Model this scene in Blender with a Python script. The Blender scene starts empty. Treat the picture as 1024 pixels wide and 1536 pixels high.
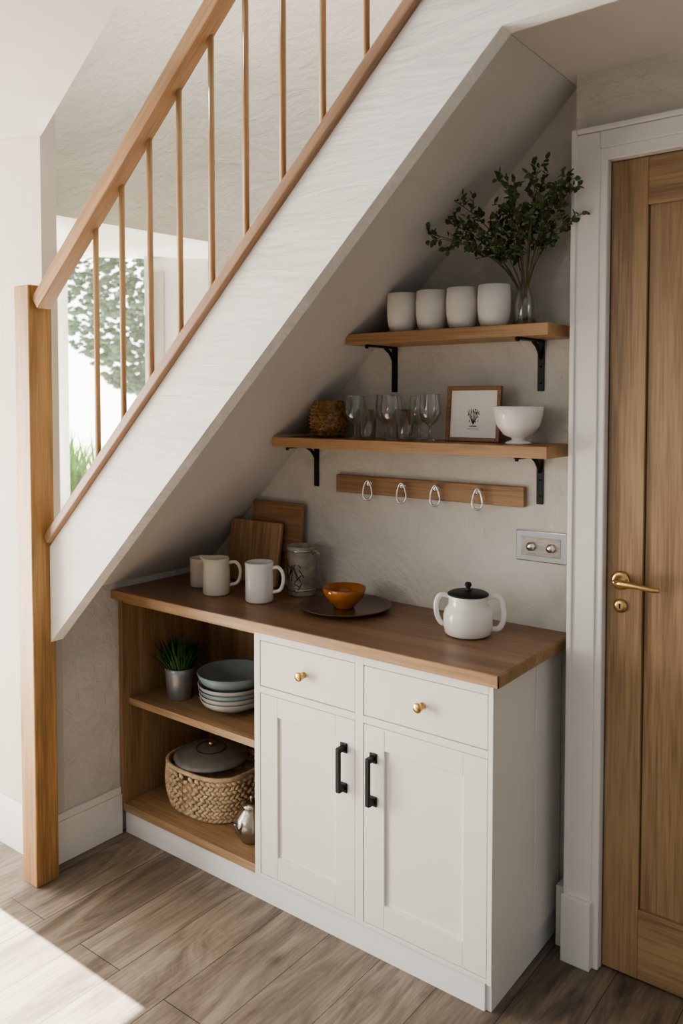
import bpy, bmesh, math, random
from mathutils import Vector, Matrix
random.seed(7)
pi=math.pi
# ------------------------------------------------------------------ materials
def newmat(name):
    m=bpy.data.materials.new(name); m.use_nodes=True
    nt=m.node_tree; return m,nt,nt.nodes['Principled BSDF']
def plain(name,col,rough=.5,metal=0,bump=0,bscale=40,var=0,coat=0,trans=0,ior=1.45):
    m,nt,b=newmat(name)
    b.inputs['Roughness'].default_value=rough; b.inputs['Metallic'].default_value=metal
    b.inputs['Base Color'].default_value=(*col,1); b.inputs['IOR'].default_value=ior
    b.inputs['Coat Weight'].default_value=coat; b.inputs['Transmission Weight'].default_value=trans
    tc=nt.nodes.new('ShaderNodeTexCoord')
    n=nt.nodes.new('ShaderNodeTexNoise'); n.inputs['Scale'].default_value=bscale; n.inputs['Detail'].default_value=5
    nt.links.new(tc.outputs['Object'],n.inputs['Vector'])
    if var>0:
        r=nt.nodes.new('ShaderNodeValToRGB'); e=r.color_ramp.elements
        e[0].position=.3; e[1].position=.7
        e[0].color=(*[c*(1-var) for c in col],1); e[1].color=(*[min(1,c*(1+var)) for c in col],1)
        nt.links.new(n.outputs['Fac'],r.inputs['Fac']); nt.links.new(r.outputs['Color'],b.inputs['Base Color'])
    if bump>0:
        bp=nt.nodes.new('ShaderNodeBump'); bp.inputs['Strength'].default_value=bump; bp.inputs['Distance'].default_value=.01
        nt.links.new(n.outputs['Fac'],bp.inputs['Height']); nt.links.new(bp.outputs['Normal'],b.inputs['Normal'])
    return m
def wood(name,light,dark,grain='x',rough=.5,scale=1.0,knots=False,contrast=1.0):
    m,nt,b=newmat(name); L=nt.links.new
    b.inputs['Roughness'].default_value=rough
    tc=nt.nodes.new('ShaderNodeTexCoord')
    def mapped(along,across):
        mp=nt.nodes.new('ShaderNodeMapping')
        s=[across*scale]*3; s['xyz'.index(grain)]=along*scale
        mp.inputs['Scale'].default_value=s; L(tc.outputs['Object'],mp.inputs['Vector']); return mp
    a=mapped(1.2,14); n1=nt.nodes.new('ShaderNodeTexNoise'); n1.inputs['Scale'].default_value=1; n1.inputs['Detail'].default_value=4; n1.inputs['Distortion'].default_value=.8
    L(a.outputs[0],n1.inputs['Vector'])
    c=mapped(6,160); n2=nt.nodes.new('ShaderNodeTexNoise'); n2.inputs['Scale'].default_value=1; n2.inputs['Detail'].default_value=3
    L(c.outputs[0],n2.inputs['Vector'])
    mx=nt.nodes.new('ShaderNodeMath'); mx.operation='MULTIPLY_ADD'; mx.inputs[1].default_value=.45
    L(n2.outputs['Fac'],mx.inputs[0]); 
    m2=nt.nodes.new('ShaderNodeMath'); m2.operation='MULTIPLY'; m2.inputs[1].default_value=.55; L(n1.outputs['Fac'],m2.inputs[0]); L(m2.outputs[0],mx.inputs[2])
    r=nt.nodes.new('ShaderNodeValToRGB'); e=r.color_ramp.elements
    e[0].position=.5-.13/contrast; e[0].color=(*dark,1); e[1].position=.5+.09/contrast; e[1].color=(*light,1)
    L(mx.outputs[0],r.inputs['Fac']); col=r.outputs['Color']
    if knots:
        v=nt.nodes.new('ShaderNodeTexVoronoi'); v.inputs['Scale'].default_value=1
        k=mapped(2.2,7); L(k.outputs[0],v.inputs['Vector'])
        kr=nt.nodes.new('ShaderNodeValToRGB'); ke=kr.color_ramp.elements; ke[0].position=.0; ke[0].color=(.25,.22,.2,1); ke[1].position=.10; ke[1].color=(1,1,1,1)
        L(v.outputs['Distance'],kr.inputs['Fac'])
        mm=nt.nodes.new('ShaderNodeMix'); mm.data_type='RGBA'; mm.blend_type='MULTIPLY'; mm.inputs['Factor'].default_value=.8
        L(col,mm.inputs['A']); L(kr.outputs['Color'],mm.inputs['B']); col=mm.outputs['Result']
    L(col,b.inputs['Base Color'])
    bp=nt.nodes.new('ShaderNodeBump'); bp.inputs['Strength'].default_value=.15; bp.inputs['Distance'].default_value=.003
    L(n2.outputs['Fac'],bp.inputs['Height']); L(bp.outputs['Normal'],b.inputs['Normal'])
    return m
def plaster(name,col,var=.06,bump=.35,stretch=(1,1,1),rough=.85,rot=.7):
    m,nt,b=newmat(name); L=nt.links.new
    b.inputs['Roughness'].default_value=rough
    tc=nt.nodes.new('ShaderNodeTexCoord'); mp=nt.nodes.new('ShaderNodeMapping'); mp.inputs['Scale'].default_value=stretch
    mp.inputs['Rotation'].default_value=(0,rot,0)
    L(tc.outputs['Object'],mp.inputs['Vector'])
    n=nt.nodes.new('ShaderNodeTexNoise'); n.inputs['Scale'].default_value=2.6; n.inputs['Detail'].default_value=9; n.inputs['Roughness'].default_value=.65; n.inputs['Distortion'].default_value=1.6
    L(mp.outputs[0],n.inputs['Vector'])
    n2=nt.nodes.new('ShaderNodeTexNoise'); n2.inputs['Scale'].default_value=12; n2.inputs['Detail'].default_value=6; n2.inputs['Distortion'].default_value=1.5
    L(mp.outputs[0],n2.inputs['Vector'])
    r=nt.nodes.new('ShaderNodeValToRGB'); e=r.color_ramp.elements; e[0].position=.34; e[1].position=.66
    e[0].color=(*[c*(1-var) for c in col],1); e[1].color=(*[min(1,c*(1+var)) for c in col],1)
    L(n.outputs['Fac'],r.inputs['Fac']); L(r.outputs['Color'],b.inputs['Base Color'])
    ad=nt.nodes.new('ShaderNodeMath'); ad.operation='MULTIPLY_ADD'; ad.inputs[1].default_value=.6; L(n2.outputs['Fac'],ad.inputs[0]); L(n.outputs['Fac'],ad.inputs[2])
    bp=nt.nodes.new('ShaderNodeBump'); bp.inputs['Strength'].default_value=bump; bp.inputs['Distance'].default_value=.02
    L(ad.outputs[0],bp.inputs['Height']); L(bp.outputs['Normal'],b.inputs['Normal'])
    return m
def floor_mat():
    m,nt,b=newmat('floor_oak_planks'); L=nt.links.new
    tc=nt.nodes.new('ShaderNodeTexCoord'); mp=nt.nodes.new('ShaderNodeMapping'); mp.inputs['Rotation'].default_value=(0,0,pi/2)
    L(tc.outputs['Object'],mp.inputs['Vector'])
    br=nt.nodes.new('ShaderNodeTexBrick'); br.offset=.37; br.inputs['Scale'].default_value=1
    br.inputs['Brick Width'].default_value=1.5; br.inputs['Row Height'].default_value=.19; br.inputs['Mortar Size'].default_value=.0015
    br.inputs['Color1'].default_value=(.222,.180,.140,1); br.inputs['Color2'].default_value=(.30,.248,.198,1); br.inputs['Mortar'].default_value=(.085,.065,.05,1)
    L(mp.outputs[0],br.inputs['Vector'])
    g=nt.nodes.new('ShaderNodeMapping'); g.inputs['Scale'].default_value=(7,1.3,1); L(tc.outputs['Object'],g.inputs['Vector'])
    n=nt.nodes.new('ShaderNodeTexNoise'); n.inputs['Scale'].default_value=1.2; n.inputs['Detail'].default_value=9; n.inputs['Roughness'].default_value=.68; n.inputs['Distortion'].default_value=2.2
    L(g.outputs[0],n.inputs['Vector'])
    r=nt.nodes.new('ShaderNodeValToRGB'); e=r.color_ramp.elements; e[0].position=.36; e[0].color=(.40,.385,.375,1); e[1].position=.6; e[1].color=(1.08,1.07,1.06,1)
    L(n.outputs['Fac'],r.inputs['Fac'])
    mm=nt.nodes.new('ShaderNodeMix'); mm.data_type='RGBA'; mm.blend_type='MULTIPLY'; mm.inputs['Factor'].default_value=.85
    L(br.outputs['Color'],mm.inputs['A']); L(r.outputs['Color'],mm.inputs['B'])
    g2=nt.nodes.new('ShaderNodeMapping'); g2.inputs['Scale'].default_value=(120,5,1); L(tc.outputs['Object'],g2.inputs['Vector'])
    n2=nt.nodes.new('ShaderNodeTexNoise'); n2.inputs['Scale'].default_value=1; n2.inputs['Detail'].default_value=3; L(g2.outputs[0],n2.inputs['Vector'])
    r2=nt.nodes.new('ShaderNodeValToRGB'); r2.color_ramp.elements[0].position=.25; r2.color_ramp.elements[1].position=.75
    r2.color_ramp.elements[0].color=(.64,.64,.64,1); r2.color_ramp.elements[1].color=(1.22,1.22,1.22,1)
    L(n2.outputs['Fac'],r2.inputs['Fac'])
    m3=nt.nodes.new('ShaderNodeMix'); m3.data_type='RGBA'; m3.blend_type='MULTIPLY'; m3.inputs['Factor'].default_value=.8
    L(mm.outputs['Result'],m3.inputs['A']); L(r2.outputs['Color'],m3.inputs['B'])
    kv=nt.nodes.new('ShaderNodeMapping'); kv.inputs['Scale'].default_value=(3.4,1.9,1); L(tc.outputs['Object'],kv.inputs['Vector'])
    vo=nt.nodes.new('ShaderNodeTexVoronoi'); vo.inputs['Scale'].default_value=1; L(kv.outputs[0],vo.inputs['Vector'])
    kr=nt.nodes.new('ShaderNodeValToRGB'); ke=kr.color_ramp.elements; ke[0].color=(.22,.2,.18,1); ke[1].position=.10; ke[1].color=(1,1,1,1); L(vo.outputs['Distance'],kr.inputs['Fac'])
    m4=nt.nodes.new('ShaderNodeMix'); m4.data_type='RGBA'; m4.blend_type='MULTIPLY'; m4.inputs['Factor'].default_value=.75
    L(m3.outputs['Result'],m4.inputs['A']); L(kr.outputs['Color'],m4.inputs['B'])
    L(m4.outputs['Result'],b.inputs['Base Color']); b.inputs['Roughness'].default_value=.45
    bp=nt.nodes.new('ShaderNodeBump'); bp.inputs['Strength'].default_value=.3; bp.inputs['Distance'].default_value=.003
    inv=nt.nodes.new('ShaderNodeMath'); inv.operation='SUBTRACT'; inv.inputs[0].default_value=1; L(br.outputs['Fac'],inv.inputs[1])
    L(inv.outputs[0],bp.inputs['Height']); L(bp.outputs['Normal'],b.inputs['Normal'])
    return m
M={}
M['floor']=floor_mat()
M['plaster']=plaster('wall_plaster',(.665,.65,.60),.075,.75,(1,1,1))
M['plaster_up']=plaster('stairwell_plaster',(.68,.645,.585),.06,.7,(.7,1,1.6))
M['reveal']=plaster('reveal_plaster',(.90,.88,.84),.02,.2)  # whitened so the colour carries the sunlight on the reveal
M['cream']=plaster('cream_wall',(.60,.565,.51),.02,.08)
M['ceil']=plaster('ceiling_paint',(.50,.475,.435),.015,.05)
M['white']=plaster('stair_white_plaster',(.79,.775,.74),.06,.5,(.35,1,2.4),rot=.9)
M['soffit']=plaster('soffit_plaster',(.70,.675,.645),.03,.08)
M['trim']=plain('white_trim_paint',(.80,.79,.765),.4,bump=.03)
M['cab']=plain('cabinet_white_paint',(.83,.815,.78),.38,bump=.03,bscale=60)
M['plinth']=plain('plinth_white_paint',(.84,.84,.84),.35)
M['post']=wood('oak_post',(.46,.27,.115),(.27,.15,.058),'z',.45,knots=True)
M['railx']=wood('oak_rail',(.38,.225,.115),(.23,.13,.062),'x',.45)
M['baser']=wood('oak_base_rail',(.34,.21,.13),(.22,.13,.078),'x',.45)
M['bal']=wood('oak_spindle',(.48,.31,.165),(.35,.215,.11),'z',.45)
M['top']=wood('oak_worktop',(.34,.215,.14),(.205,.124,.076),'x',.38,scale=.9)
M['topedge']=wood('oak_worktop_edge',(.45,.285,.155),(.29,.175,.09),'x',.45)
M['carc']=wood('oak_carcass',(.42,.285,.165),(.245,.155,.085),'z',.5)
M['carcx']=wood('oak_carcass_shelf',(.46,.315,.185),(.28,.185,.105),'x',.5)
M['shelf']=wood('oak_shelf',(.47,.295,.16),(.30,.175,.085),'x',.45)
M['hookw']=wood('hook_rail_oak',(.40,.25,.135),(.22,.125,.06),'x',.5,knots=True)
M['door']=wood('oak_door',(.40,.27,.155),(.235,.148,.08),'z',.42)
M['doorx']=wood('oak_door_rail',(.40,.27,.155),(.235,.148,.08),'x',.42)
M['board']=wood('oak_board',(.52,.345,.205),(.30,.175,.09),'z',.55)
M['board2']=wood('oak_board_dark',(.42,.255,.14),(.22,.12,.055),'x',.55)
M['framew']=wood('frame_walnut',(.30,.165,.085),(.16,.08,.04),'x',.45)
M['black']=plain('black_iron',(.022,.023,.026),.45,metal=.3,bump=.05)
M['brass']=plain('brushed_brass',(.72,.50,.22),.28,metal=1)
M['chrome']=plain('chrome',(.85,.85,.85),.14,metal=1)
M['silver']=plain('antique_silver',(.45,.42,.38),.25,metal=1,bump=.1,bscale=60)
M['ceramic']=plain('white_ceramic',(.84,.82,.785),.22,coat=.3)
M['stoneware']=plain('white_stoneware',(.80,.775,.74),.55,bump=.05,var=.03,bscale=30)
M['cream_cer']=plain('cream_ceramic',(.82,.76,.66),.25,coat=.3)
M['amber']=plain('amber_glaze',(.42,.15,.025),.12,coat=.6,var=.3,bscale=18)
M['brownplate']=plain('brown_plate',(.12,.062,.038),.28,coat=.3,var=.3,bscale=14)
M['greycer']=plain('grey_glaze',(.40,.41,.40),.25,coat=.4,var=.15,bscale=20)
M['bluecer']=plain('blue_grey_glaze',(.23,.30,.33),.22,coat=.4,var=.2,bscale=12)
M['potgrey']=plain('galvanised_pot',(.30,.31,.33),.38,metal=.5,var=.1)
M['soil']=plain('soil',(.05,.035,.025),.95,bump=.5)
M['leaf']=plain('leaf_green',(.075,.118,.046),.42,var=.55,bscale=22)
M['leaf2']=plain('blade_green',(.045,.12,.032),.5,var=.4,bscale=60)
M['stem']=plain('stem_brown',(.14,.12,.055),.6)
M['wicker']=plain('wicker',(.64,.50,.34),.7,var=.3,bscale=35,bump=.3)
M['rattan']=plain('woven_brown',(.27,.145,.045),.26,var=.6,bscale=60,bump=.5,coat=.5)
M['lid']=plain('grey_stone_lid',(.22,.215,.205),.35,var=.2,bscale=25)
M['paper']=plain('paper_white',(.84,.82,.78),.8)
M['ink']=plain('ink',(.04,.04,.04),.8)
M['etch']=plain('etched_brown',(.06,.05,.04),.6)
M['jug']=plain('pewter_jug',(.36,.325,.27),.42,metal=.2,var=.35,bscale=26)
M['dark']=plain('dark_gap',(.12,.115,.105),.8)
M['stone']=plain('garden_stone',(.78,.72,.62),.9,bump=.3,var=.1,bscale=12)
M['grass']=plain('garden_grass',(.40,.50,.26),.9,var=.3,bscale=3)
M['blade']=plain('garden_blade',(.11,.24,.04),.7,var=.4,bscale=6)
M['tree']=plain('tree_foliage',(.095,.15,.125),.8,var=.6,bscale=1.3)
def thin(name,base,scale):
    m,nt,b=newmat(name); nt.nodes.remove(b)
    t=nt.nodes.new('ShaderNodeBsdfTransparent'); t.inputs[0].default_value=(.97,.975,.97,1)
    g=nt.nodes.new('ShaderNodeBsdfGlossy'); g.inputs['Roughness'].default_value=.04
    lw=nt.nodes.new('ShaderNodeLayerWeight'); lw.inputs['Blend'].default_value=.3
    ma=nt.nodes.new('ShaderNodeMath'); ma.operation='MULTIPLY_ADD'; ma.inputs[1].default_value=scale; ma.inputs[2].default_value=base; ma.use_clamp=True
    nt.links.new(lw.outputs['Facing'],ma.inputs[0])
    mx=nt.nodes.new('ShaderNodeMixShader'); nt.links.new(ma.outputs[0],mx.inputs[0])
    nt.links.new(t.outputs[0],mx.inputs[1]); nt.links.new(g.outputs[0],mx.inputs[2]); nt.links.new(mx.outputs[0],nt.nodes['Material Output'].inputs[0])
    return m
M['pane']=thin('window_glass',.03,.1)
M['glass']=thin('clear_glass',.08,1.1)

# ------------------------------------------------------------------ builder
class B:
    def __init__(s,name): s.name=name; s.bm=bmesh.new(); s.mats=[]
    def mi(s,m):
        if m not in s.mats: s.mats.append(m)
        return s.mats.index(m)
    def _merge(s,tb,mat,smooth,mx=None):
        if mx is not None: bmesh.ops.transform(tb,matrix=mx,verts=tb.verts)
        i=s.mi(mat)
        vm={v:s.bm.verts.new(v.co) for v in tb.verts}
        for f in tb.faces:
            try: nf=s.bm.faces.new([vm[v] for v in f.verts])
            except ValueError: continue
            nf.material_index=i; nf.smooth=smooth
        tb.free()
    def box(s,a,b,mat,bev=0,mx=None,seg=2):
        tb=bmesh.new(); bmesh.ops.create_cube(tb,size=1)
        for v in tb.verts:
            v.co=Vector([ (a[i]+b[i])/2+v.co[i]*(b[i]-a[i]) for i in range(3)])
        if bev: bmesh.ops.bevel(tb,geom=tb.edges[:],offset=bev,segments=seg,affect='EDGES',profile=.5)
        s._merge(tb,mat,False,mx); return s
    def hexa(s,v,mat):
        tb=bmesh.new(); q=[tb.verts.new(p) for p in v]
        for f in ((3,2,1,0),(4,5,6,7),(0,1,5,4),(1,2,6,5),(2,3,7,6),(3,0,4,7)): tb.faces.new([q[i] for i in f])
        bmesh.ops.recalc_face_normals(tb,faces=tb.faces); s._merge(tb,mat,False); return s
    def prism(s,pts,y0,y1,mat,axis='y',bev=0):
        tb=bmesh.new()
        def mk(p,w):
            return (p[0],w,p[1]) if axis=='y' else ((p[0],p[1],w) if axis=='z' else (w,p[0],p[1]))
        A=[tb.verts.new(mk(p,y0)) for p in pts]; C=[tb.verts.new(mk(p,y1)) for p in pts]
        tb.faces.new(A); tb.faces.new(C[::-1]); n=len(pts)
        for i in range(n): tb.faces.new((A[i],C[i],C[(i+1)%n],A[(i+1)%n]))
        bmesh.ops.recalc_face_normals(tb,faces=tb.faces)
        if bev: bmesh.ops.bevel(tb,geom=tb.edges[:],offset=bev,segments=2,affect='EDGES')
        s._merge(tb,mat,False); return s
    def lathe(s,prof,mat,c=(0,0,0),seg=40,sx=1,sy=1,smooth=True,mx=None,fn=None):
        tb=bmesh.new(); rings=[]
        for r,z in prof:
            if r<1e-5: rings.append([tb.verts.new((c[0],c[1],c[2]+z))])
            else: rings.append([tb.verts.new((c[0]+sx*r*math.cos(2*pi*k/seg),c[1]+sy*r*math.sin(2*pi*k/seg),c[2]+z)) for k in range(seg)])
        for a,b in zip(rings,rings[1:]):
            for k in range(seg):
                k2=(k+1)%seg
                if len(a)==1 and len(b)==1: continue
                if len(a)==1: tb.faces.new((a[0],b[k2],b[k]))
                elif len(b)==1: tb.faces.new((a[k],a[k2],b[0]))
                else: tb.faces.new((a[k],a[k2],b[k2],b[k]))
        bmesh.ops.recalc_face_normals(tb,faces=tb.faces)
        if fn:
            for v in tb.verts: v.co=fn(v.co)
        s._merge(tb,mat,smooth,mx); return s
    def tube(s,pts,r,mat,seg=10,closed=False,flat=None):
        tb=bmesh.new(); pts=[Vector(p) for p in pts]; n=len(pts); rings=[]
        up=Vector((0,0,1)); prev=None
        for i,p in enumerate(pts):
            if closed: d=pts[(i+1)%n]-pts[i-1]
            else: d=pts[min(i+1,n-1)]-pts[max(i-1,0)]
            d.normalize()
            if prev is None:
                ref=up if abs(d.z)<.9 else Vector((0,1,0))
                a=d.cross(ref).normalized()
            else:
                a=(prev-d*prev.dot(d)).normalized()
            prev=a; b=d.cross(a)
            rr=r[i] if isinstance(r,(list,tuple)) else r
            rings.append([tb.verts.new(p+a*rr*math.cos(2*pi*k/seg)*(flat or 1)+b*rr*math.sin(2*pi*k/seg)) for k in range(seg)])
        m=n if closed else n-1
        for i in range(m):
            A=rings[i]; C=rings[(i+1)%n]
            for k in range(seg): tb.faces.new((A[k],A[(k+1)%seg],C[(k+1)%seg],C[k]))
        if not closed: tb.faces.new(rings[0][::-1]); tb.faces.new(rings[-1])
        bmesh.ops.recalc_face_normals(tb,faces=tb.faces)
        s._merge(tb,mat,True); return s
    def ball(s,c,r,mat,sc=(1,1,1),sub=2,rot=None):
        tb=bmesh.new(); bmesh.ops.create_icosphere(tb,subdivisions=sub,radius=r)
        mx=Matrix.Translation(c)@(rot if rot is not None else Matrix.Identity(4))@Matrix.Diagonal((*sc,1))
        s._merge(tb,mat,True,mx); return s
    def poly(s,vs,mat):
        i=s.mi(mat); q=[s.bm.verts.new(v) for v in vs]; f=s.bm.faces.new(q); f.material_index=i; f.smooth=False; return s
    def done(s,loc=(0,0,0),rot=(0,0,0)):
        me=bpy.data.meshes.new(s.name); s.bm.to_mesh(me); s.bm.free()
        for m in s.mats: me.materials.append(m)
        o=bpy.data.objects.new(s.name,me); bpy.context.collection.objects.link(o)
        o.location=loc; o.rotation_euler=rot; return o
def sm(P,n=6):
    P=[Vector(q) for q in P]; out=[]
    for i in range(len(P)-1):
        a=P[max(i-1,0)]; b=P[i]; d=P[i+1]; e=P[min(i+2,len(P)-1)]
        for k in range(n):
            q=k/n; out.append(.5*((2*b)+(d-a)*q+(2*a-5*b+4*d-e)*q*q+(3*b-a-3*d+e)*q**3))
    out.append(P[-1]); return out

# ------------------------------------------------------------------ room shell
FL=-.035         # finished floor level
XW=-1.58         # plane of the spandrel wall at the cabinet's left end
B('floor').box((-3.36,-5.2,FL-.06),(2.4,.3,FL),M['floor']).done()
W=B('wall_back')
W.box((-1.56,0,FL),(2.4,.3,4.4),M['plaster'])
W.done()
W=B('wall_stairwell')
W.prism([(-3.4,0),(-2.7,0),(-3.15,.3),(-3.4,.3)],FL,4.4,M['reveal'],axis='z')
W.box((-2.7,0,FL),(-1.56,.3,.88),M['plaster_up'])
W.hexa([(-2.7,0,2.53),(-1.56,0,2.26),(-1.56,.34,2.22),(-3.15,.34,2.42),(-2.7,0,2.60),(-1.56,0,2.60),(-1.56,.34,2.60),(-3.15,.34,2.60)],M['reveal'])
W.box((-3.4,.001,2.59),(-1.56,.34,4.4),M['plaster_up'])
W.prism([(-3.4,2.53),(-2.7,2.53),(-1.56,2.26),(-1.56,1.2),(.6,3.2),(2.4,3.2),(2.4,4.4),(-3.4,4.4)],-.005,.0005,M['plaster_up'])
W.box((-2.29,.3,.9),(-1.4,.42,2.6),M['reveal'])
W.done()
W=B('window_1')
W.box((-3.15,.3,.911),(-3.08,.36,2.45),M['trim']); W.box((-2.33,.29,.911),(-2.29,.36,2.45),M['trim'])
W.box((-3.08,.3,.911),(-2.33,.36,.95),M['trim']); W.box((-3.08,.3,2.38),(-2.33,.36,2.45),M['trim'])
W.box((-3.1,.325,.93),(-2.31,.331,2.4),M['pane'])
W.box((-2.285,.27,1.75),(-2.25,.298,2.24),M['railx'],.004)
W.box((-2.25,.28,1.75),(-2.19,.298,2.24),M['cream'],.004)
W.done()
B('window_sill').box((-2.72,-.03,.88),(-1.56,.3,.91),M['trim'],.004).done()
B('wall_left').box((-3.3,-.76,FL),(XW,-.70,2.82),M['cream']).done()
B('wall_spandrel').box((XW-.06,-.70,FL),(XW,0,.921),M['plaster']).done()
W=B('wall_patio')
W.box((-3.42,-1.0,FL),(-3.36,0,4.4),M['cream']); W.box((-3.42,-5.2,FL),(-3.36,-3.1,2.9),M['cream']); W.box((-3.42,-3.1,2.02),(-3.36,-1.0,2.9),M['cream'])
W.done()
C_=B('ceiling')
def cz(x,y): return 2.50-.15*(x+1.55)
pl=[(-3.36,-.762),(-1.57,-.762),(-.16,-1.50),(-.16,-5.2),(-3.36,-5.2)]
tb=bmesh.new(); lo=[tb.verts.new((x,y,cz(x,y))) for x,y in pl]; hi=[tb.verts.new((x,y,cz(x,y)+.12)) for x,y in pl]
tb.faces.new(lo); tb.faces.new(hi[::-1])
for i in range(5): tb.faces.new((lo[i],hi[i],hi[(i+1)%5],lo[(i+1)%5]))
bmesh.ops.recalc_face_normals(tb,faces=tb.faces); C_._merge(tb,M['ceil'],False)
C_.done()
B('ceiling_landing').box((.012,-.754,2.53),(2.4,0,2.60),M['soffit']).done()
B('ceiling_stairwell').box((-3.4,-.9,4.4),(2.4,.3,4.46),M['cream']).done()

# ------------------------------------------------------------------ staircase
S=B('staircase')
S.prism([(-1.494,.789),(.165,2.385),(2.4,2.41),(2.4,2.62),(.10,2.617),(-1.494,1.114)],-.80,-.755,M['white'])
zs=lambda x:2.52+1.012*x
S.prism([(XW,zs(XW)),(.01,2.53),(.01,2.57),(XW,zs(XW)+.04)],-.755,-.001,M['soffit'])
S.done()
def beam(bd,p0,p1,w,h,mat,y,bev=.004):
    d=Vector((p1[0]-p0[0],0,p1[1]-p0[1])); L=d.length
    ang=math.atan2(d.z,d.x)
    mx=Matrix.Translation((p0[0],y,p0[1]))@Matrix.Rotation(-ang,4,'Y')
    me=B(bd); me.box((0,-w/2,-h/2),(L,w/2,h/2),mat,bev); o=me.done(); o.matrix_world=mx; return o
par=bpy.data.objects.new('stair_balustrade',None); bpy.context.collection.objects.link(par)
lo_=lambda x:1.114+.942*(x+1.495)
hr=lambda x:1.880+.875*(x+1.495)
o=beam('base_rail',(-1.49,lo_(-1.49)+.021),(.9,lo_(.9)+.021),.062,.031,M['baser'],-.79); o.parent=par
o=beam('handrail',(-1.485,hr(-1.485)+.035),(.6,hr(.6)+.032),.052,.050,M['railx'],-.825); o.parent=par
s=B('spindles')
for k in range(13):
    x=-1.21+.129*k
    s.lathe([(0,0),(.009,0),(.009,hr(x)-lo_(x)),(0,hr(x)-lo_(x))],M['bal'],(x,-.808,lo_(x)+.03),seg=12)
o=s.done(); o.parent=par
B('newel_post').box((-1.58,-.865,FL),(-1.495,-.78,1.985),M['post'],.004).done()

def skirting(name,a,b,h=.15):
    s=B(name); s.box((a[0],a[1],FL),(b[0],b[1],h-.025),M['trim'],.001)
    dx=b[0]-a[0]; dy=b[1]-a[1]
    s.box((a[0],a[1]+(.005 if dx>dy else 0),h-.025),(b[0]-(.006 if dx<dy else 0),b[1],h),M['trim'],.002); return s.done()
skirting('baseboard_left',(-3.3,-.778),(-1.581,-.761),.14)
skirting('baseboard_spandrel',(XW+.001,-.779),(XW+.018,-.462),.14)

# ------------------------------------------------------------------ cabinet
K=B('understairs_cabinet')
yf=-.46; xl,xm,xr=XW+.002,-.875,-.02
zt=.865; zb=.050
K.box((xl+.02,-.450,FL),(xr-.02,-.05,zb),M['plinth'],.001)
K.box((xr-.045,-.442,FL),(xr-.004,-.02,zb),M['plinth'],.001)
K.box((xl,yf,zb),(xl+.022,-.012,zt),M['carc'],.001)
K.box((xl,-.02,zb),(xm,-.008,zt),M['carc'])
K.box((xl+.022,yf+.002,zb),(xm-.002,-.02,zb+.03),M['carcx'],.001)
K.box((xl+.022,yf+.03,.452),(xm-.002,-.02,.478),M['carcx'],.001)
K.box((xl+.022,yf+.004,zt-.018),(xm-.002,-.02,zt),M['carcx'])
K.box((xm-.003,yf+.02,zb),(xm+.0,-.02,zt),M['carc'])
K.box((xm+.0005,yf+.021,zb),(xr-.0005,-.01,zt),M['cab'],.001)
K.box((xr-.001,-.19,zb),(xr+.004,-.012,zt),M['cab'],.001)
K.box((xr-.001,yf+.0205,zb),(xr+.002,-.193,zt),M['cab'],.001)
fr=yf; fb=yf+.02
def FF(x0,z0,x1,z1): K.box((x0,fr,z0),(x1,fb,z1),M['cab'],.0012)
FF(xm,zb,-.850,zt); FF(-.030,zb-.002,xr+.004,zt); FF(-.466,zb,-.436,zt)
for a,b_ in ((-.8502,-.4662),(-.4358,-.0302)):
    FF(a,.832,b_,zt); FF(a,.66,b_,.682); FF(a,zb,b_,zb+.012)
for a,b_ in ((-.849,-.467),(-.435,-.031)):
    K.box((a,fb-.003,zb+.013),(b_,fb-.001,.659),M['dark']); K.box((a,fb-.003,.683),(b_,fb-.001,.831),M['dark'])
for x0,x1,z0,z1 in ((-.848,-.468,.684,.830),(-.434,-.032,.684,.830)):
    K.box((x0,fr+.001,z0),(x1,fb-.004,z1),M['cab'],.002)
def door(x0,x1,z0,z1,st=.072):
    yy=fr+.001; q=fb-.004
    K.box((x0,yy,z0),(x0+st,q,z1),M['cab'],.0015); K.box((x1-st,yy,z0),(x1,q,z1),M['cab'],.0015)
    K.box((x0+st,yy+.0003,z1-st*.9),(x1-st,q,z1),M['cab'],.0015); K.box((x0+st,yy+.0003,z0),(x1-st,q,z0+st),M['cab'],.0015)
    K.box((x0+st-.001,yy+.009,z0+st-.001),(x1-st+.001,q,z1-st*.9+.001),M['cab'])
door(-.848,-.468,.064,.658); door(-.434,-.032,.064,.658)
K.done()
T=B('oak_worktop')
T.box((XW+.002,-.49,.866),(.012,-.002,.8995),M['top'],.0015)
T.box((XW+.002,-.4925,.8665),(.0145,-.4885,.898),M['topedge'],.0008)
T.box((.0105,-.4925,.8665),(.0145,-.003,.898),M['topedge'],.0008)
T.done()
for i,(x,z) in enumerate(((-.665,.755),(-.235,.757))):
    n=B('drawer_knob'); mx=Matrix.Rotation(pi/2,4,'X')
    n.lathe([(0,0),(.010,0),(.010,.003),(.006,.005),(.006,.016),(.0135,.019),(.0145,.026),(.012,.030),(0,.031)],M['brass'],seg=28,mx=mx)
    n.done((x,fr+.001,z))
for x,z0,z1 in ((-.508,.440,.575),(-.400,.430,.572)):
    h=B('door_handle_black'); L=z1-z0
    h.box((-.008,-.034,0),(.008,-.024,L),M['black'],.003)
    h.box((-.008,-.030,.0),(.008,0,.014),M['black'],.002); h.box((-.008,-.030,L-.014),(.008,0,L),M['black'],.002)
    h.box((-.013,-.005,-.008),(.013,0,.022),M['black'],.003); h.box((-.013,-.005,L-.022),(.013,0,L+.008),M['black'],.003)
    h.done((x,fr+.001,z0))

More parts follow.
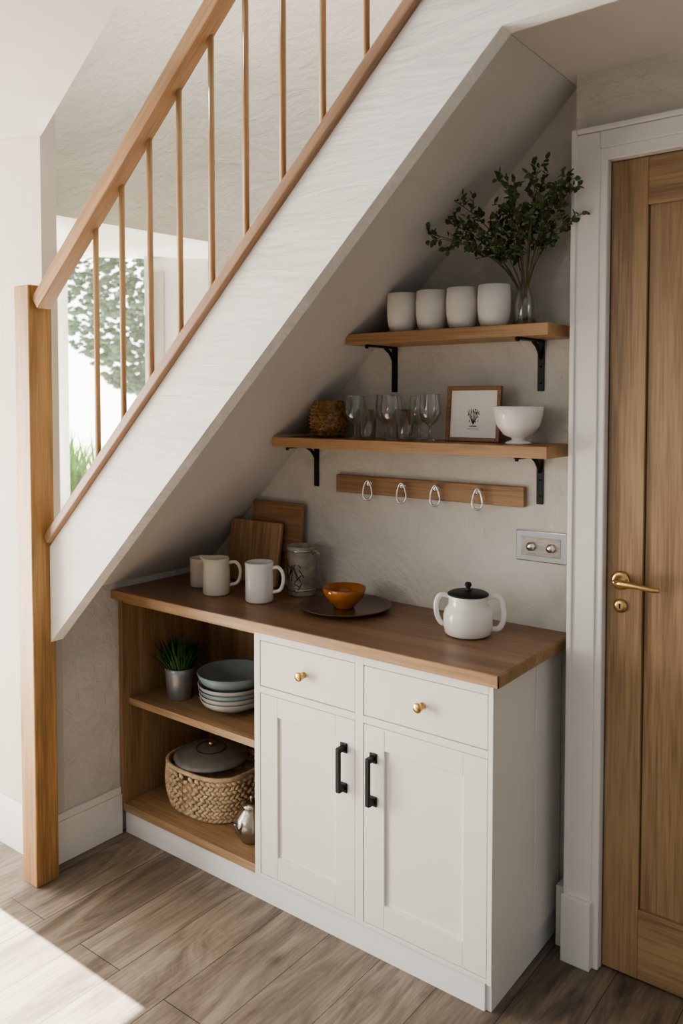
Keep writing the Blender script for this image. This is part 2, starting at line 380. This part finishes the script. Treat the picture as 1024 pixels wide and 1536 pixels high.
# ------------------------------------------------------------------ door and casing
D=B('wall_door')
D.box((.043,-.09,2.27),(2.4,-.001,2.53),M['plaster']); D.box((.043,-.09,FL),(.143,-.001,2.27),M['plaster']); D.box((.968,-.09,FL),(2.4,-.001,2.27),M['plaster'])
D.done()
D=B('trim_1')
D.box((.050,-.118,FL),(.123,-.0901,2.3505),M['trim'],.003); D.box((.993,-.118,FL),(1.055,-.0901,2.3505),M['trim'],.003); D.box((.1232,-.1178,2.305),(.9928,-.0901,2.3505),M['trim'],.003)
D.box((.043,-.125,FL),(.058,-.0901,2.366),M['trim'],.003); D.box((.0582,-.1247,2.351),(1.07,-.0901,2.366),M['trim'],.003)
D.box((.1145,-.112,FL),(.1432,-.045,2.28),M['trim'],.004); D.box((.968,-.112,FL),(.996,-.045,2.28),M['trim'],.004); D.box((.1147,-.1118,2.2705),(.9958,-.045,2.306),M['trim'],.004)
D.box((.039,-.134,FL),(.126,-.0901,.165),M['trim'],.003)
D.box((.0,-.075,FL),(.0425,-.002,.15),M['trim'],.002)
D.done()
D=B('door_1')
x0,x1,y0,y1=.146,.965,-.085,-.045; z0,z1=-.028,2.268
D.box((x0,y0,z0),(x0+.10,y1,z1),M['door'],.002); D.box((x1-.10,y0,z0),(x1,y1,z1),M['door'],.002)
D.box((x0+.10,y0+.0005,z1-.13),(x1-.10,y1,z1),M['doorx'],.002); D.box((x0+.10,y0+.0005,z0),(x1-.10,y1,z0+.2),M['doorx'],.002)
nb=5; w=(x1-x0-.2)/nb
for i in range(nb): D.box((x0+.1+i*w+.0008,y0+.012,z0+.19),(x0+.1+(i+1)*w-.0008,y1-.004,z1-.12),M['door'],.003)
D.done()
H=B('door_lever_handle'); mx=Matrix.Rotation(pi/2,4,'X')
H.lathe([(0,0),(.026,0),(.026,.006),(.020,.009),(.012,.010),(.010,.045),(0,.046)],M['brass'],seg=32,mx=mx)
H.tube([(0,-.042,0),(.02,-.046,0),(.06,-.046,-.002),(.10,-.045,-.006),(.118,-.043,-.006)],[.011,.010,.008,.0075,.006],M['brass'],seg=12)
H.lathe([(0,0),(.019,0),(.019,.005),(.008,.007),(.004,.007),(0,.0065)],M['brass'],(0,-.072,0),seg=24,mx=mx)
H.box((-.002,-.0085,-.079),(.002,-.0065,-.065),M['black'])
H.done((.186,-.0855,1.10))

# ------------------------------------------------------------------ shelves, brackets, rail, socket
B('oak_wall_shelf').box((-.70,-.20,1.790),(.012,-.002,1.825),M['shelf'],.002).done()
B('oak_wall_shelf').box((-1.03,-.20,1.440),(.012,-.002,1.475),M['shelf'],.002).done()
def bracket(x,zt):
    b=B('black_shelf_bracket')
    b.box((-.011,-.005,-.155),(.011,0,0),M['black'],.0015)
    b.box((-.011,-.165,-.006),(.011,0,0),M['black'],.0015)
    b.tube([(0,-.004,-.055),(0,-.018,-.035),(0,-.035,-.018),(0,-.06,-.006)],.006,M['black'],seg=8)
    b.tube([(0,-.168,-.012),(0,-.168,-.003),(0,-.16,-.003)],.006,M['black'],seg=8)
    for z in (-.13,-.08): b.ball((0,-.006,z),.004,M['black'],sub=1)
    b.done((x,-.0005,zt))
bracket(-.635,1.7895); bracket(-.095,1.7895); bracket(-.985,1.4395); bracket(-.095,1.4395)
B('hook_rail').box((-.88,-.020,1.272),(-.14,-.001,1.336),M['hookw'],.003).done()
for x in (-.73,-.588,-.455,-.298):
    h=B('silver_hook')
    h.lathe([(0,0),(.012,0),(.012,.004),(.006,.006),(0,.006)],M['chrome'],seg=20,mx=Matrix.Rotation(pi/2,4,'X'))
    pts=[(.0155*math.cos(a)*(1-.35*math.sin(a)),-.026,-.022+.034*math.sin(a)) for a in [2*pi*k/28 for k in range(28)]]
    h.tube(pts,.0035,M['chrome'],seg=8,closed=True)
    h.tube([(0,-.004,.004),(0,-.02,.008),(0,-.026,.010)],.0035,M['chrome'],seg=8)
    h.done((x,-.0205,1.312),(0,0,.35))
s=B('chrome_wall_socket')
s.box((-.083,-.008,-.048),(.083,0,.048),M['chrome'],.003)
s.box((-.065,-.0095,-.030),(.065,-.0075,.030),M['silver'],.0008)
for x in (-.03,.035):
    s.lathe([(0,0),(.015,0),(.015,.006),(.012,.016),(0,.017)],M['chrome'],(x,0,.008),seg=24,mx=mx)
s.done((-.088,-.001,1.153))

# ------------------------------------------------------------------ props
def vessel(prof_out,th):
    out=[(0,prof_out[0][1])]+prof_out
    r,z=prof_out[-1]; out.append((r-th*.5,z+th*.35))
    inn=[(max(r-th,.002),max(z,prof_out[0][1]+th)) for r,z in reversed(prof_out)]
    out+=inn+[(0,prof_out[0][1]+th)]
    return out
for x in (-.515,-.405,-.295,-.187):
    c=B('white_tumbler'); c.lathe(vessel([(.030,0),(.038,.003),(.0455,.02),(.0495,.05),(.050,.085),(.0475,.124)],.004),M['stoneware'],seg=40)
    c.done((x,-.138,1.8255))
v=B('glass_bottle_vase')
v.lathe(vessel([(.028,0),(.033,.006),(.034,.05),(.031,.085),(.018,.115),(.0125,.13),(.012,.155),(.016,.165)],.003),M['glass'],seg=36)
vx,vy,vz=-.105,-.100,1.8255
v.done((vx,vy,vz))
pl=B('greenery_branches')
def leaf(bd,p,d,L,w,mat):
    d=d.normalized(); side=d.cross(Vector((random.uniform(-1,1),random.uniform(-1,1),random.uniform(-.6,1)))).normalized(); nrm=side.cross(d)
    a=p; b1=p+d*L*.35+side*w+nrm*w*.3; b2=p+d*L*.35-side*w+nrm*w*.3; m_=p+d*L*.4-nrm*w*.1; c1=p+d*L*.75+side*w*.7+nrm*w*.2; c2=p+d*L*.75-side*w*.7+nrm*w*.2; t=p+d*L
    mm=p+d*L*.75-nrm*w*.1
    bd.poly([a,m_,b1],mat); bd.poly([a,b2,m_],mat); bd.poly([m_,mm,c1,b1],mat); bd.poly([m_,b2,c2,mm],mat); bd.poly([mm,t,c1],mat); bd.poly([mm,c2,t],mat)
tips=[(-.30,-.05,.36),(-.27,-.10,.29),(-.19,-.08,.38),(-.12,.04,.33),(-.03,-.06,.42),(.03,.03,.41),(.09,-.12,.42),(.15,-.05,.40),(.19,-.10,.36),(.10,-.16,.32),(-.10,-.16,.30),(-.20,-.14,.26),(.15,-.04,.29),(.04,-.18,.34),(-.06,0,.37),(.17,-.14,.38)]
for tx,ty,tz in tips:
    p0=Vector((random.uniform(-.006,.006),random.uniform(-.006,.006),.02)); p3=Vector((tx,ty,tz))
    p1=Vector((random.uniform(-.004,.004),0,.17)); p2=Vector((tx*.45,ty*.45,.17+(tz-.17)*.65))
    pts=[]
    for i in range(15):
        t=i/14; q=p0*(1-t)**3+p1*3*t*(1-t)**2+p2*3*t*t*(1-t)+p3*t**3; pts.append(q)
    pl.tube(pts,[.0024-.0014*i/14 for i in range(15)],M['stem'],seg=6)
    for i in range(7,15):
        q=pts[i]; d=(pts[i]-pts[i-1]).normalized()
        for k in range(2 if i%2 else 1):
            sd=Vector((random.uniform(-1,1),random.uniform(-1,1),random.uniform(-.4,.8))).normalized()
            dd=(d*.7+sd).normalized(); tw=random.uniform(.025,.06)
            e=q+dd*tw
            if e.y>.08: continue
            pl.tube([q,e],.0009,M['stem'],seg=4)
            for j in range(5):
                qq=q+dd*tw*(j+1)/5
                ld=(dd*.5+Vector((random.uniform(-1,1),random.uniform(-1,1),random.uniform(-.7,1)))*.9)
                leaf(pl,qq,ld,random.uniform(.016,.026),random.uniform(.0055,.0085),M['leaf'])
pl.done((vx,vy,vz))

zS=1.4755
p=B('woven_brown_pot')
prof=[(.042,0),(.055,.01),(.066,.04),(.068,.07),(.062,.10),(.053,.118),(.054,.128)]
p.lathe(vessel(prof,.006),M['rattan'],seg=40)
for row in range(9):
    z=.012+row*.0125
    r=next((a[0]+(b[0]-a[0])*(z-a[1])/(b[1]-a[1]) for a,b in zip(prof,prof[1:]) if a[1]<=z<=b[1]),.05)
    for k in range(26):
        a=2*pi*(k+.5*(row%2))/26
        p.ball((r*math.cos(a),r*math.sin(a),z),.0062,M['rattan'],(1,1.1,.75),1,Matrix.Rotation(a,4,'Z'))
p.done((-.845,-.105,zS))
def wine(x,y,h=.14,r=.034):
    g=B('wine_glass')
    pr=[(0,0),(.028,0),(.029,.002),(.010,.006),(.004,.012),(.0035,.045),(.010,.052),(r*.75,.066),(r,.09),(r*.98,.11),(r*.86,h)]
    g.lathe(pr,M['glass'],seg=32); g.tube([(r*.86*math.cos(2*pi*k/40),r*.86*math.sin(2*pi*k/40),h) for k in range(40)],.0009,M['glass'],seg=6,closed=True)
    g.done((x,y,zS))
def tumbler(x,y,h=.10,r=.032):
    g=B('glass_tumbler'); g.lathe([(0,.0),(r*.8,0),(r*.86,.004),(r,h),(r-.0018,h),(r*.84-.0015,.010),(0,.009)],M['glass'],seg=32); g.done((x,y,zS))
wine(-.715,-.125,.145,.037); wine(-.640,-.050,.15,.036); wine(-.562,-.13,.145,.037); wine(-.432,-.10,.15,.036); wine(-.505,-.05,.145,.034)
tumbler(-.640,-.155,.1,.030); tumbler(-.492,-.155,.095,.029); tumbler(-.572,-.042,.1,.028)
f=B('framed_botanical_print')
fw,fh=.19,.175
f.box((-fw/2,-.010,0),(-fw/2+.013,.006,fh),M['framew'],.002); f.box((fw/2-.013,-.010,0),(fw/2,.006,fh),M['framew'],.002)
f.box((-fw/2+.013,-.010,0),(fw/2-.013,.006,.013),M['framew'],.002); f.box((-fw/2+.013,-.010,fh-.013),(fw/2-.013,.006,fh),M['framew'],.002)
f.box((-fw/2+.01,-.002,.01),(fw/2-.01,.004,fh-.01),M['paper'])
for i in range(7):
    a=-.9+i*.3
    f.tube([(0,-.003,.055),(math.sin(a)*.014,-.003,.075),(math.sin(a)*.026,-.003,.085+.02*math.cos(a))],.0007,M['ink'],seg=4)
for i in range(22):
    f.ball((random.uniform(-.020,.020),-.003,random.uniform(.062,.105)),.0019,M['ink'],(1,.2,random.uniform(.5,1.4)),1)
f.box((-.012,-.0032,.048),(.012,-.0022,.0505),M['ink']); f.box((-.02,-.0032,.040),(.02,-.0022,.0413),M['ink'])
f.box((-.004,.005,.0),(.004,.06,.008),M['framew']); 
f.done((-.285,-.085,zS),(-.08,0,0))
b=B('white_footed_bowl')
b.lathe([(0,0),(.038,0),(.040,.004),(.030,.009),(.020,.012),(.022,.018),(.045,.028),(.064,.055),(.072,.085),(.075,.112),(.073,.113),(.068,.085),(.058,.055),(.035,.030),(0,.024)],M['ceramic'],seg=48)
b.done((-.118,-.11,zS))

zC=.9005
def mug(name,x,y,mat,r=.046,h=.13,ang=0,taper=1.0,spout=None,hr_=.036):
    c=B(name)
    fn=None
    if spout is not None:
        sd=Vector((math.cos(spout),math.sin(spout),0))
        def fn(co):
            rad=Vector((co.x,co.y,0)); 
            if rad.length<.02: return co
            k=max(0,rad.normalized().dot(sd))**10*max(0,(co.z/h-.70)/.30)**1.5
            return co+sd*.020*k+Vector((0,0,.006*k))
    prof=[(r*.9,0),(r,.006),(r,h*.35),(r,h*.6),(r*(1+taper)/2,h*.72),(r*taper,h*.82),(r*taper,h*.9),(r*taper*1.02,h)]
    c.lathe(vessel(prof,.004),mat,seg=44,fn=fn)
    k=hr_/.036
    c.tube(sm([(r*taper-.004,0,h*.86),(r+.02*k,0,h*.88),(r+.036*k,0,h*.72),(r+.036*k,0,h*.48),(r+.024*k,0,h*.30),(r-.004,0,h*.25)],5),.0065,mat,seg=10); c.done((x,y,zC),(0,0,ang))
mug('ceramic_mug',-1.015,-.285,M['ceramic'],.050,.138,math.radians(25))
mug('cream_milk_jug',-1.215,-.30,M['cream_cer'],.050,.132,math.radians(38),.93,spout=math.radians(165))
mug('ceramic_mug',-1.350,-.245,M['cream_cer'],.045,.108,math.radians(120))
def board(x,y,w,h,mat,tilt,roll,t=.02):
    c=B('wooden_chopping_board'); c.box((-w/2,-t,0),(w/2,0,h),mat,.007,seg=3); c.done((x,y,zC),(tilt,0,roll))
board(-1.160,-.040,.26,.315,M['board2'],-.10,0)
board(-1.235,-.085,.265,.240,M['board'],-.14,.0)
j=B('etched_metal_jug')
j.lathe(vessel([(.050,0),(.053,.006),(.051,.03),(.051,.15),(.053,.165),(.054,.178)],.003),M['jug'],seg=44)
j.lathe([(.0535,.16),(.056,.163),(.0535,.167)],M['silver'],seg=44); j.lathe([(.0515,.018),(.054,.021),(.0515,.025)],M['silver'],seg=44)
j.tube([(.050,0,.155),(.066,0,.168),(.080,0,.160),(.084,0,.150)],[.006,.006,.005,.004],M['jug'],seg=8)
for i in range(18):
    a0=random.uniform(-2.3,-.6); z0=random.uniform(.045,.12); pts=[]
    for k in range(6):
        a=a0+.10*k*math.sin(i*1.7); z=z0+.009*k*math.cos(i*.9); pts.append((.0517*math.cos(a),.0517*math.sin(a),z))
    j.tube(pts,.0015,M['etch'],seg=4)
j.done((-.965,-.115,zC))
p=B('brown_serving_plate')
p.lathe([(0,.002),(.085,.0),(.09,.004),(.140,.012),(.155,.018),(.156,.020),(.153,.021),(.130,.014),(.085,.008),(0,.007)],M['brownplate'],seg=64)
p.done((-.700,-.200,zC))
b=B('amber_bowl')
b.lathe([(0,0),(.032,0),(.034,.006),(.052,.022),(.068,.045),(.074,.068),(.072,.0695),(.064,.045),(.048,.024),(.028,.012),(0,.010)],M['amber'],seg=56)
b.done((-.705,-.200,zC+.008))
t=B('white_teapot')
t.lathe(vessel([(.060,0),(.070,.008),(.074,.03),(.074,.060),(.069,.078),(.061,.088),(.0585,.095),(.0585,.110),(.060,.122)],.004),M['ceramic'],seg=56)
t.lathe([(0,.132),(.03,.133),(.055,.129),(.0615,.125),(.0615,.121),(0,.121)],M['black'],seg=48)
t.lathe([(0,.160),(.008,.158),(.011,.150),(.007,.144),(.006,.138),(.012,.134),(0,.133)],M['black'],seg=24)
t.lathe([(.060,.0),(.062,.001),(.063,.004),(.060,.005)],M['black'],seg=48)
t.tube(sm([(.056,0,.112),(.078,0,.120),(.098,0,.108),(.106,0,.075),(.104,0,.042),(.090,0,.020),(.066,0,.020)]),.009,M['ceramic'],seg=12)
t.tube(sm([(-.056,0,.114),(-.072,0,.119),(-.088,0,.112),(-.096,0,.085),(-.092,0,.055),(-.080,0,.034),(-.064,0,.030)]),.008,M['ceramic'],seg=12)
t.done((-.232,-.205,zC),(0,0,math.radians(30)))

zM=.4785; zL=.0805
p=B('potted_succulent')
p.lathe(vessel([(.045,0),(.047,.004),(.055,.095),(.058,.118)],.004),M['potgrey'],seg=40)
p.lathe([(0,.104),(.053,.104)],M['soil'],seg=30)
for i in range(380):
    a=random.uniform(0,2*pi); rr=.048*math.sqrt(random.random()); ln=random.uniform(.08,.135); lean=random.uniform(.1,.8)*(rr/.048*.75+.25)
    base=Vector((rr*math.cos(a),rr*math.sin(a),.105)); d=Vector((math.cos(a)*math.sin(lean),math.sin(a)*math.sin(lean),math.cos(lean)))
    sd=Vector((-math.sin(a),math.cos(a),0))*.0038
    m1=base+d*ln*.5; tp=base+d*ln+Vector((math.cos(a),math.sin(a),-.3))*.008
    p.poly([base-sd*.7,base+sd*.7,m1+sd,m1-sd],M['leaf2']); p.poly([m1-sd,m1+sd,tp],M['leaf2'])
p.done((-1.405,-.31,zM))
s=B('stacked_bowls')
for i in range(5):
    top=(i==4); z=i*.0175; m_=M['bluecer'] if i in (2,4) else M['greycer']
    r=.119+.0025*i; hh=.072 if top else .050
    s.lathe([(0,z),(.045,z),(.050,z+.006),(r*.72,z+.018),(r*.92,z+hh*.62),(r,z+hh),(r-.002,z+hh+.002),(r-.005,z+hh),(r*.88,z+hh*.62),(r*.69,z+.024),(.045,z+.012),(0,z+.010)],m_,seg=56)
s.done((-1.160,-.275,zM))
w=B('wicker_basket')
rx,ry,h=.185,.145,.165
sup=lambda a,r0:(math.copysign(abs(math.cos(a))**.75,math.cos(a))*r0[0],math.copysign(abs(math.sin(a))**.75,math.sin(a))*r0[1])
rows=11
for row in range(rows):
    z=.012+row*(h-.014)/(rows-1); f_=.88+.12*math.sin(pi*min(1,(row+1)/rows*.75))
    n=44
    for k in range(n):
        a=2*pi*(k+.5*(row%2))/n; x_,y_=sup(a,(rx*f_,ry*f_))
        x2,y2=sup(a+.05,(rx*f_,ry*f_)); ang=math.atan2(y2-y_,x2-x_)
        rot=Matrix.Rotation(ang,4,'Z')@Matrix.Rotation((.55 if row%2 else -.55),4,'Y')
        w.ball((x_,y_,z),.0115,M['wicker'],(1.35,.62,.72),1,rot)
tb=[(sup(2*pi*k/48,(rx*.97*.93,ry*.97*.93))) for k in range(48)]
w.prism(tb,.002,h-.035,M['wicker'],axis='z')
w.tube([(*sup(2*pi*k/60,(rx*.97,ry*.97)),h+.001) for k in range(60)],.008,M['wicker'],seg=8,closed=True)
w.done((-1.285,-.25,zL))
l=B('stone_casserole_lid')
l.lathe([(0,.0),(.12,0),(.139,.004),(.141,.010),(.125,.018),(.08,.032),(.03,.040),(0,.041)],M['lid'],seg=56)
l.lathe([(.006,.036),(.007,.045),(.012,.050),(.012,.058),(.006,.062),(0,.063)],M['brass'],seg=20)
l.tube([(.055*math.cos(a),.055*math.sin(a),.036) for a in [2*pi*k/40 for k in range(40)]],.002,M['black'],seg=6,closed=True)
l.done((-1.30,-.25,zL+h+.010),(.03,.02,0))
s=B('silver_teapot')
s.lathe([(0,0),(.034,0),(.038,.006),(.056,.032),(.062,.06),(.054,.088),(.036,.108),(.031,.118),(.034,.122),(.029,.129),(.013,.140),(0,.142)],M['silver'],seg=40)
s.lathe([(0,.158),(.005,.156),(.007,.150),(.003,.138)],M['silver'],seg=16)
s.tube(sm([(.055,0,.090),(.078,0,.095),(.088,0,.065),(.075,0,.04),(.054,0,.04)]),.004,M['silver'],seg=8)
s.tube(sm([(-.050,0,.045),(-.072,0,.06),(-.080,0,.09)]),[.010-.0004*i for i in range(13)],M['silver'],seg=8)
s.done((-.990,-.355,zL),(0,0,math.radians(90)))

# ------------------------------------------------------------------ garden outside
B('garden_lawn').box((-30,2.6,-.5),(4,40,-.4),M['grass']).done()
B('garden_path').box((-12,.5,-.45),(4,2.6,-.4),M['stone']).done()
B('garden_patio').box((-12,-6,-.12),(-3.5,.45,-.08),M['stone']).done()
B('garden_gate_pillar').box((-4.05,1.75,-.4),(-3.78,2.0,2.25),M['stone'],.02).box((-4.09,1.71,2.25),(-3.74,2.04,2.33),M['stone'],.015).done()
t=B('garden_tree')
for i in range(4):
    t.tube([(0,0,-.39),(random.uniform(-.3,.3),random.uniform(-.3,.3),1.9),(random.uniform(-1.3,1.3),random.uniform(-1,1),3.6)],[.14,.10,.04],M['stem'],seg=8)
for i in range(4600):
    a=random.uniform(0,2*pi); r=random.uniform(0,1)**.5*3.2; zz=random.uniform(1.7,5.8); k=1-abs(zz-3.8)/3.2
    t.ball((r*k*math.cos(a),r*k*math.sin(a),zz),random.uniform(.04,.11),M['tree'],(1,1,.6),1)
t.done((-11.0,8.2,.02))
h=B('garden_border_plant')
for i in range(420):
    bx=random.uniform(-.5,.5); by=random.uniform(-.25,.25); a=random.uniform(0,2*pi); ln=random.uniform(.4,.8); lean=random.uniform(.1,.5)
    base=Vector((bx,by,0)); d=Vector((math.cos(a)*math.sin(lean),math.sin(a)*math.sin(lean),math.cos(lean))); sd=Vector((-math.sin(a),math.cos(a),0))*.014
    m1=base+d*ln*.55; tp=base+d*ln+Vector((math.cos(a),math.sin(a),-.6))*.08
    h.poly([base-sd,base+sd,m1+sd,m1-sd],M['blade']); h.poly([m1-sd,m1+sd,tp],M['blade'])
h.box((-.55,-.27,-1.10),(.55,.27,.05),M['stone'])
h.done((-4.45,1.1,.70))

# ------------------------------------------------------------------ light
def area(name,loc,rot,sx,sy,p,col):
    l=bpy.data.lights.new(name,'AREA'); l.shape='RECTANGLE'; l.size=sx; l.size_y=sy; l.energy=p; l.color=col
    o=bpy.data.objects.new(name,l); bpy.context.collection.objects.link(o); o.location=loc; o.rotation_euler=rot; return o
area('patio_window_light',(-3.30,-2.05,1.05),(0,math.radians(-90),0),1.9,2.0,170,(1,.965,.91))
area('room_fill_light',(-1.9,-5.0,1.9),(math.radians(82),0,math.radians(-16)),2.0,1.6,30,(1,.96,.90))  # unseen fill added behind the camera, no window modelled there
area('stairwell_fill_light',(-1.2,-.6,4.2),(math.radians(-8),0,0),1.6,.5,24,(1,.96,.89))  # added fill below the closed stairwell ceiling, brightens the upper walls
area('sill_fill_light',(-2.2,.15,.93),(math.radians(180),0,0),.7,.2,26,(1,.95,.86))  # hidden fill added on the sill to brighten lintel underside and reveal
sl=bpy.data.lights.new('sun','SUN'); sl.energy=44; sl.angle=.005; sl.color=(1,.94,.85)
so=bpy.data.objects.new('sun',sl); bpy.context.collection.objects.link(so)
dirv=Vector((1,.0,-2.055/2.64)); so.rotation_euler=dirv.to_track_quat('-Z','Y').to_euler()
w=bpy.data.worlds.new('daylight'); bpy.context.scene.world=w; w.use_nodes=True; nt=w.node_tree; L=nt.links.new
bg=nt.nodes['Background']; tc=nt.nodes.new('ShaderNodeTexCoord')
dp=nt.nodes.new('ShaderNodeVectorMath'); dp.operation='DOT_PRODUCT'; dp.inputs[1].default_value=(-.74,.64,.2); L(tc.outputs['Generated'],dp.inputs[0])
r=nt.nodes.new('ShaderNodeMapRange'); r.inputs['From Min'].default_value=.3; r.inputs['From Max'].default_value=.95; r.inputs['To Min'].default_value=.42; r.inputs['To Max'].default_value=7
L(dp.outputs['Value'],r.inputs['Value']); L(r.outputs['Result'],bg.inputs['Strength']); bg.inputs['Color'].default_value=(1,.985,.965,1)
try: bpy.context.scene.view_settings.look='AgX - Medium High Contrast'
except Exception as e: print(e)

# ------------------------------------------------------------------ camera
fpx=1234.0; pitch=math.radians(2.3); pyc=650.5
cd=bpy.data.cameras.new('camera'); c=bpy.data.objects.new('camera',cd); bpy.context.collection.objects.link(c)
cd.sensor_fit='VERTICAL'; cd.sensor_height=36; cd.lens=36*fpx/1536; cd.shift_y=-(768-pyc)/1536; cd.clip_start=.05
cd.dof.use_dof=True; cd.dof.focus_distance=2.6; cd.dof.aperture_fstop=3.2
c.location=(.961,-2.386,1.605); c.rotation_euler=(math.radians(90)-pitch,0,math.radians(37.5))
bpy.context.scene.camera=c
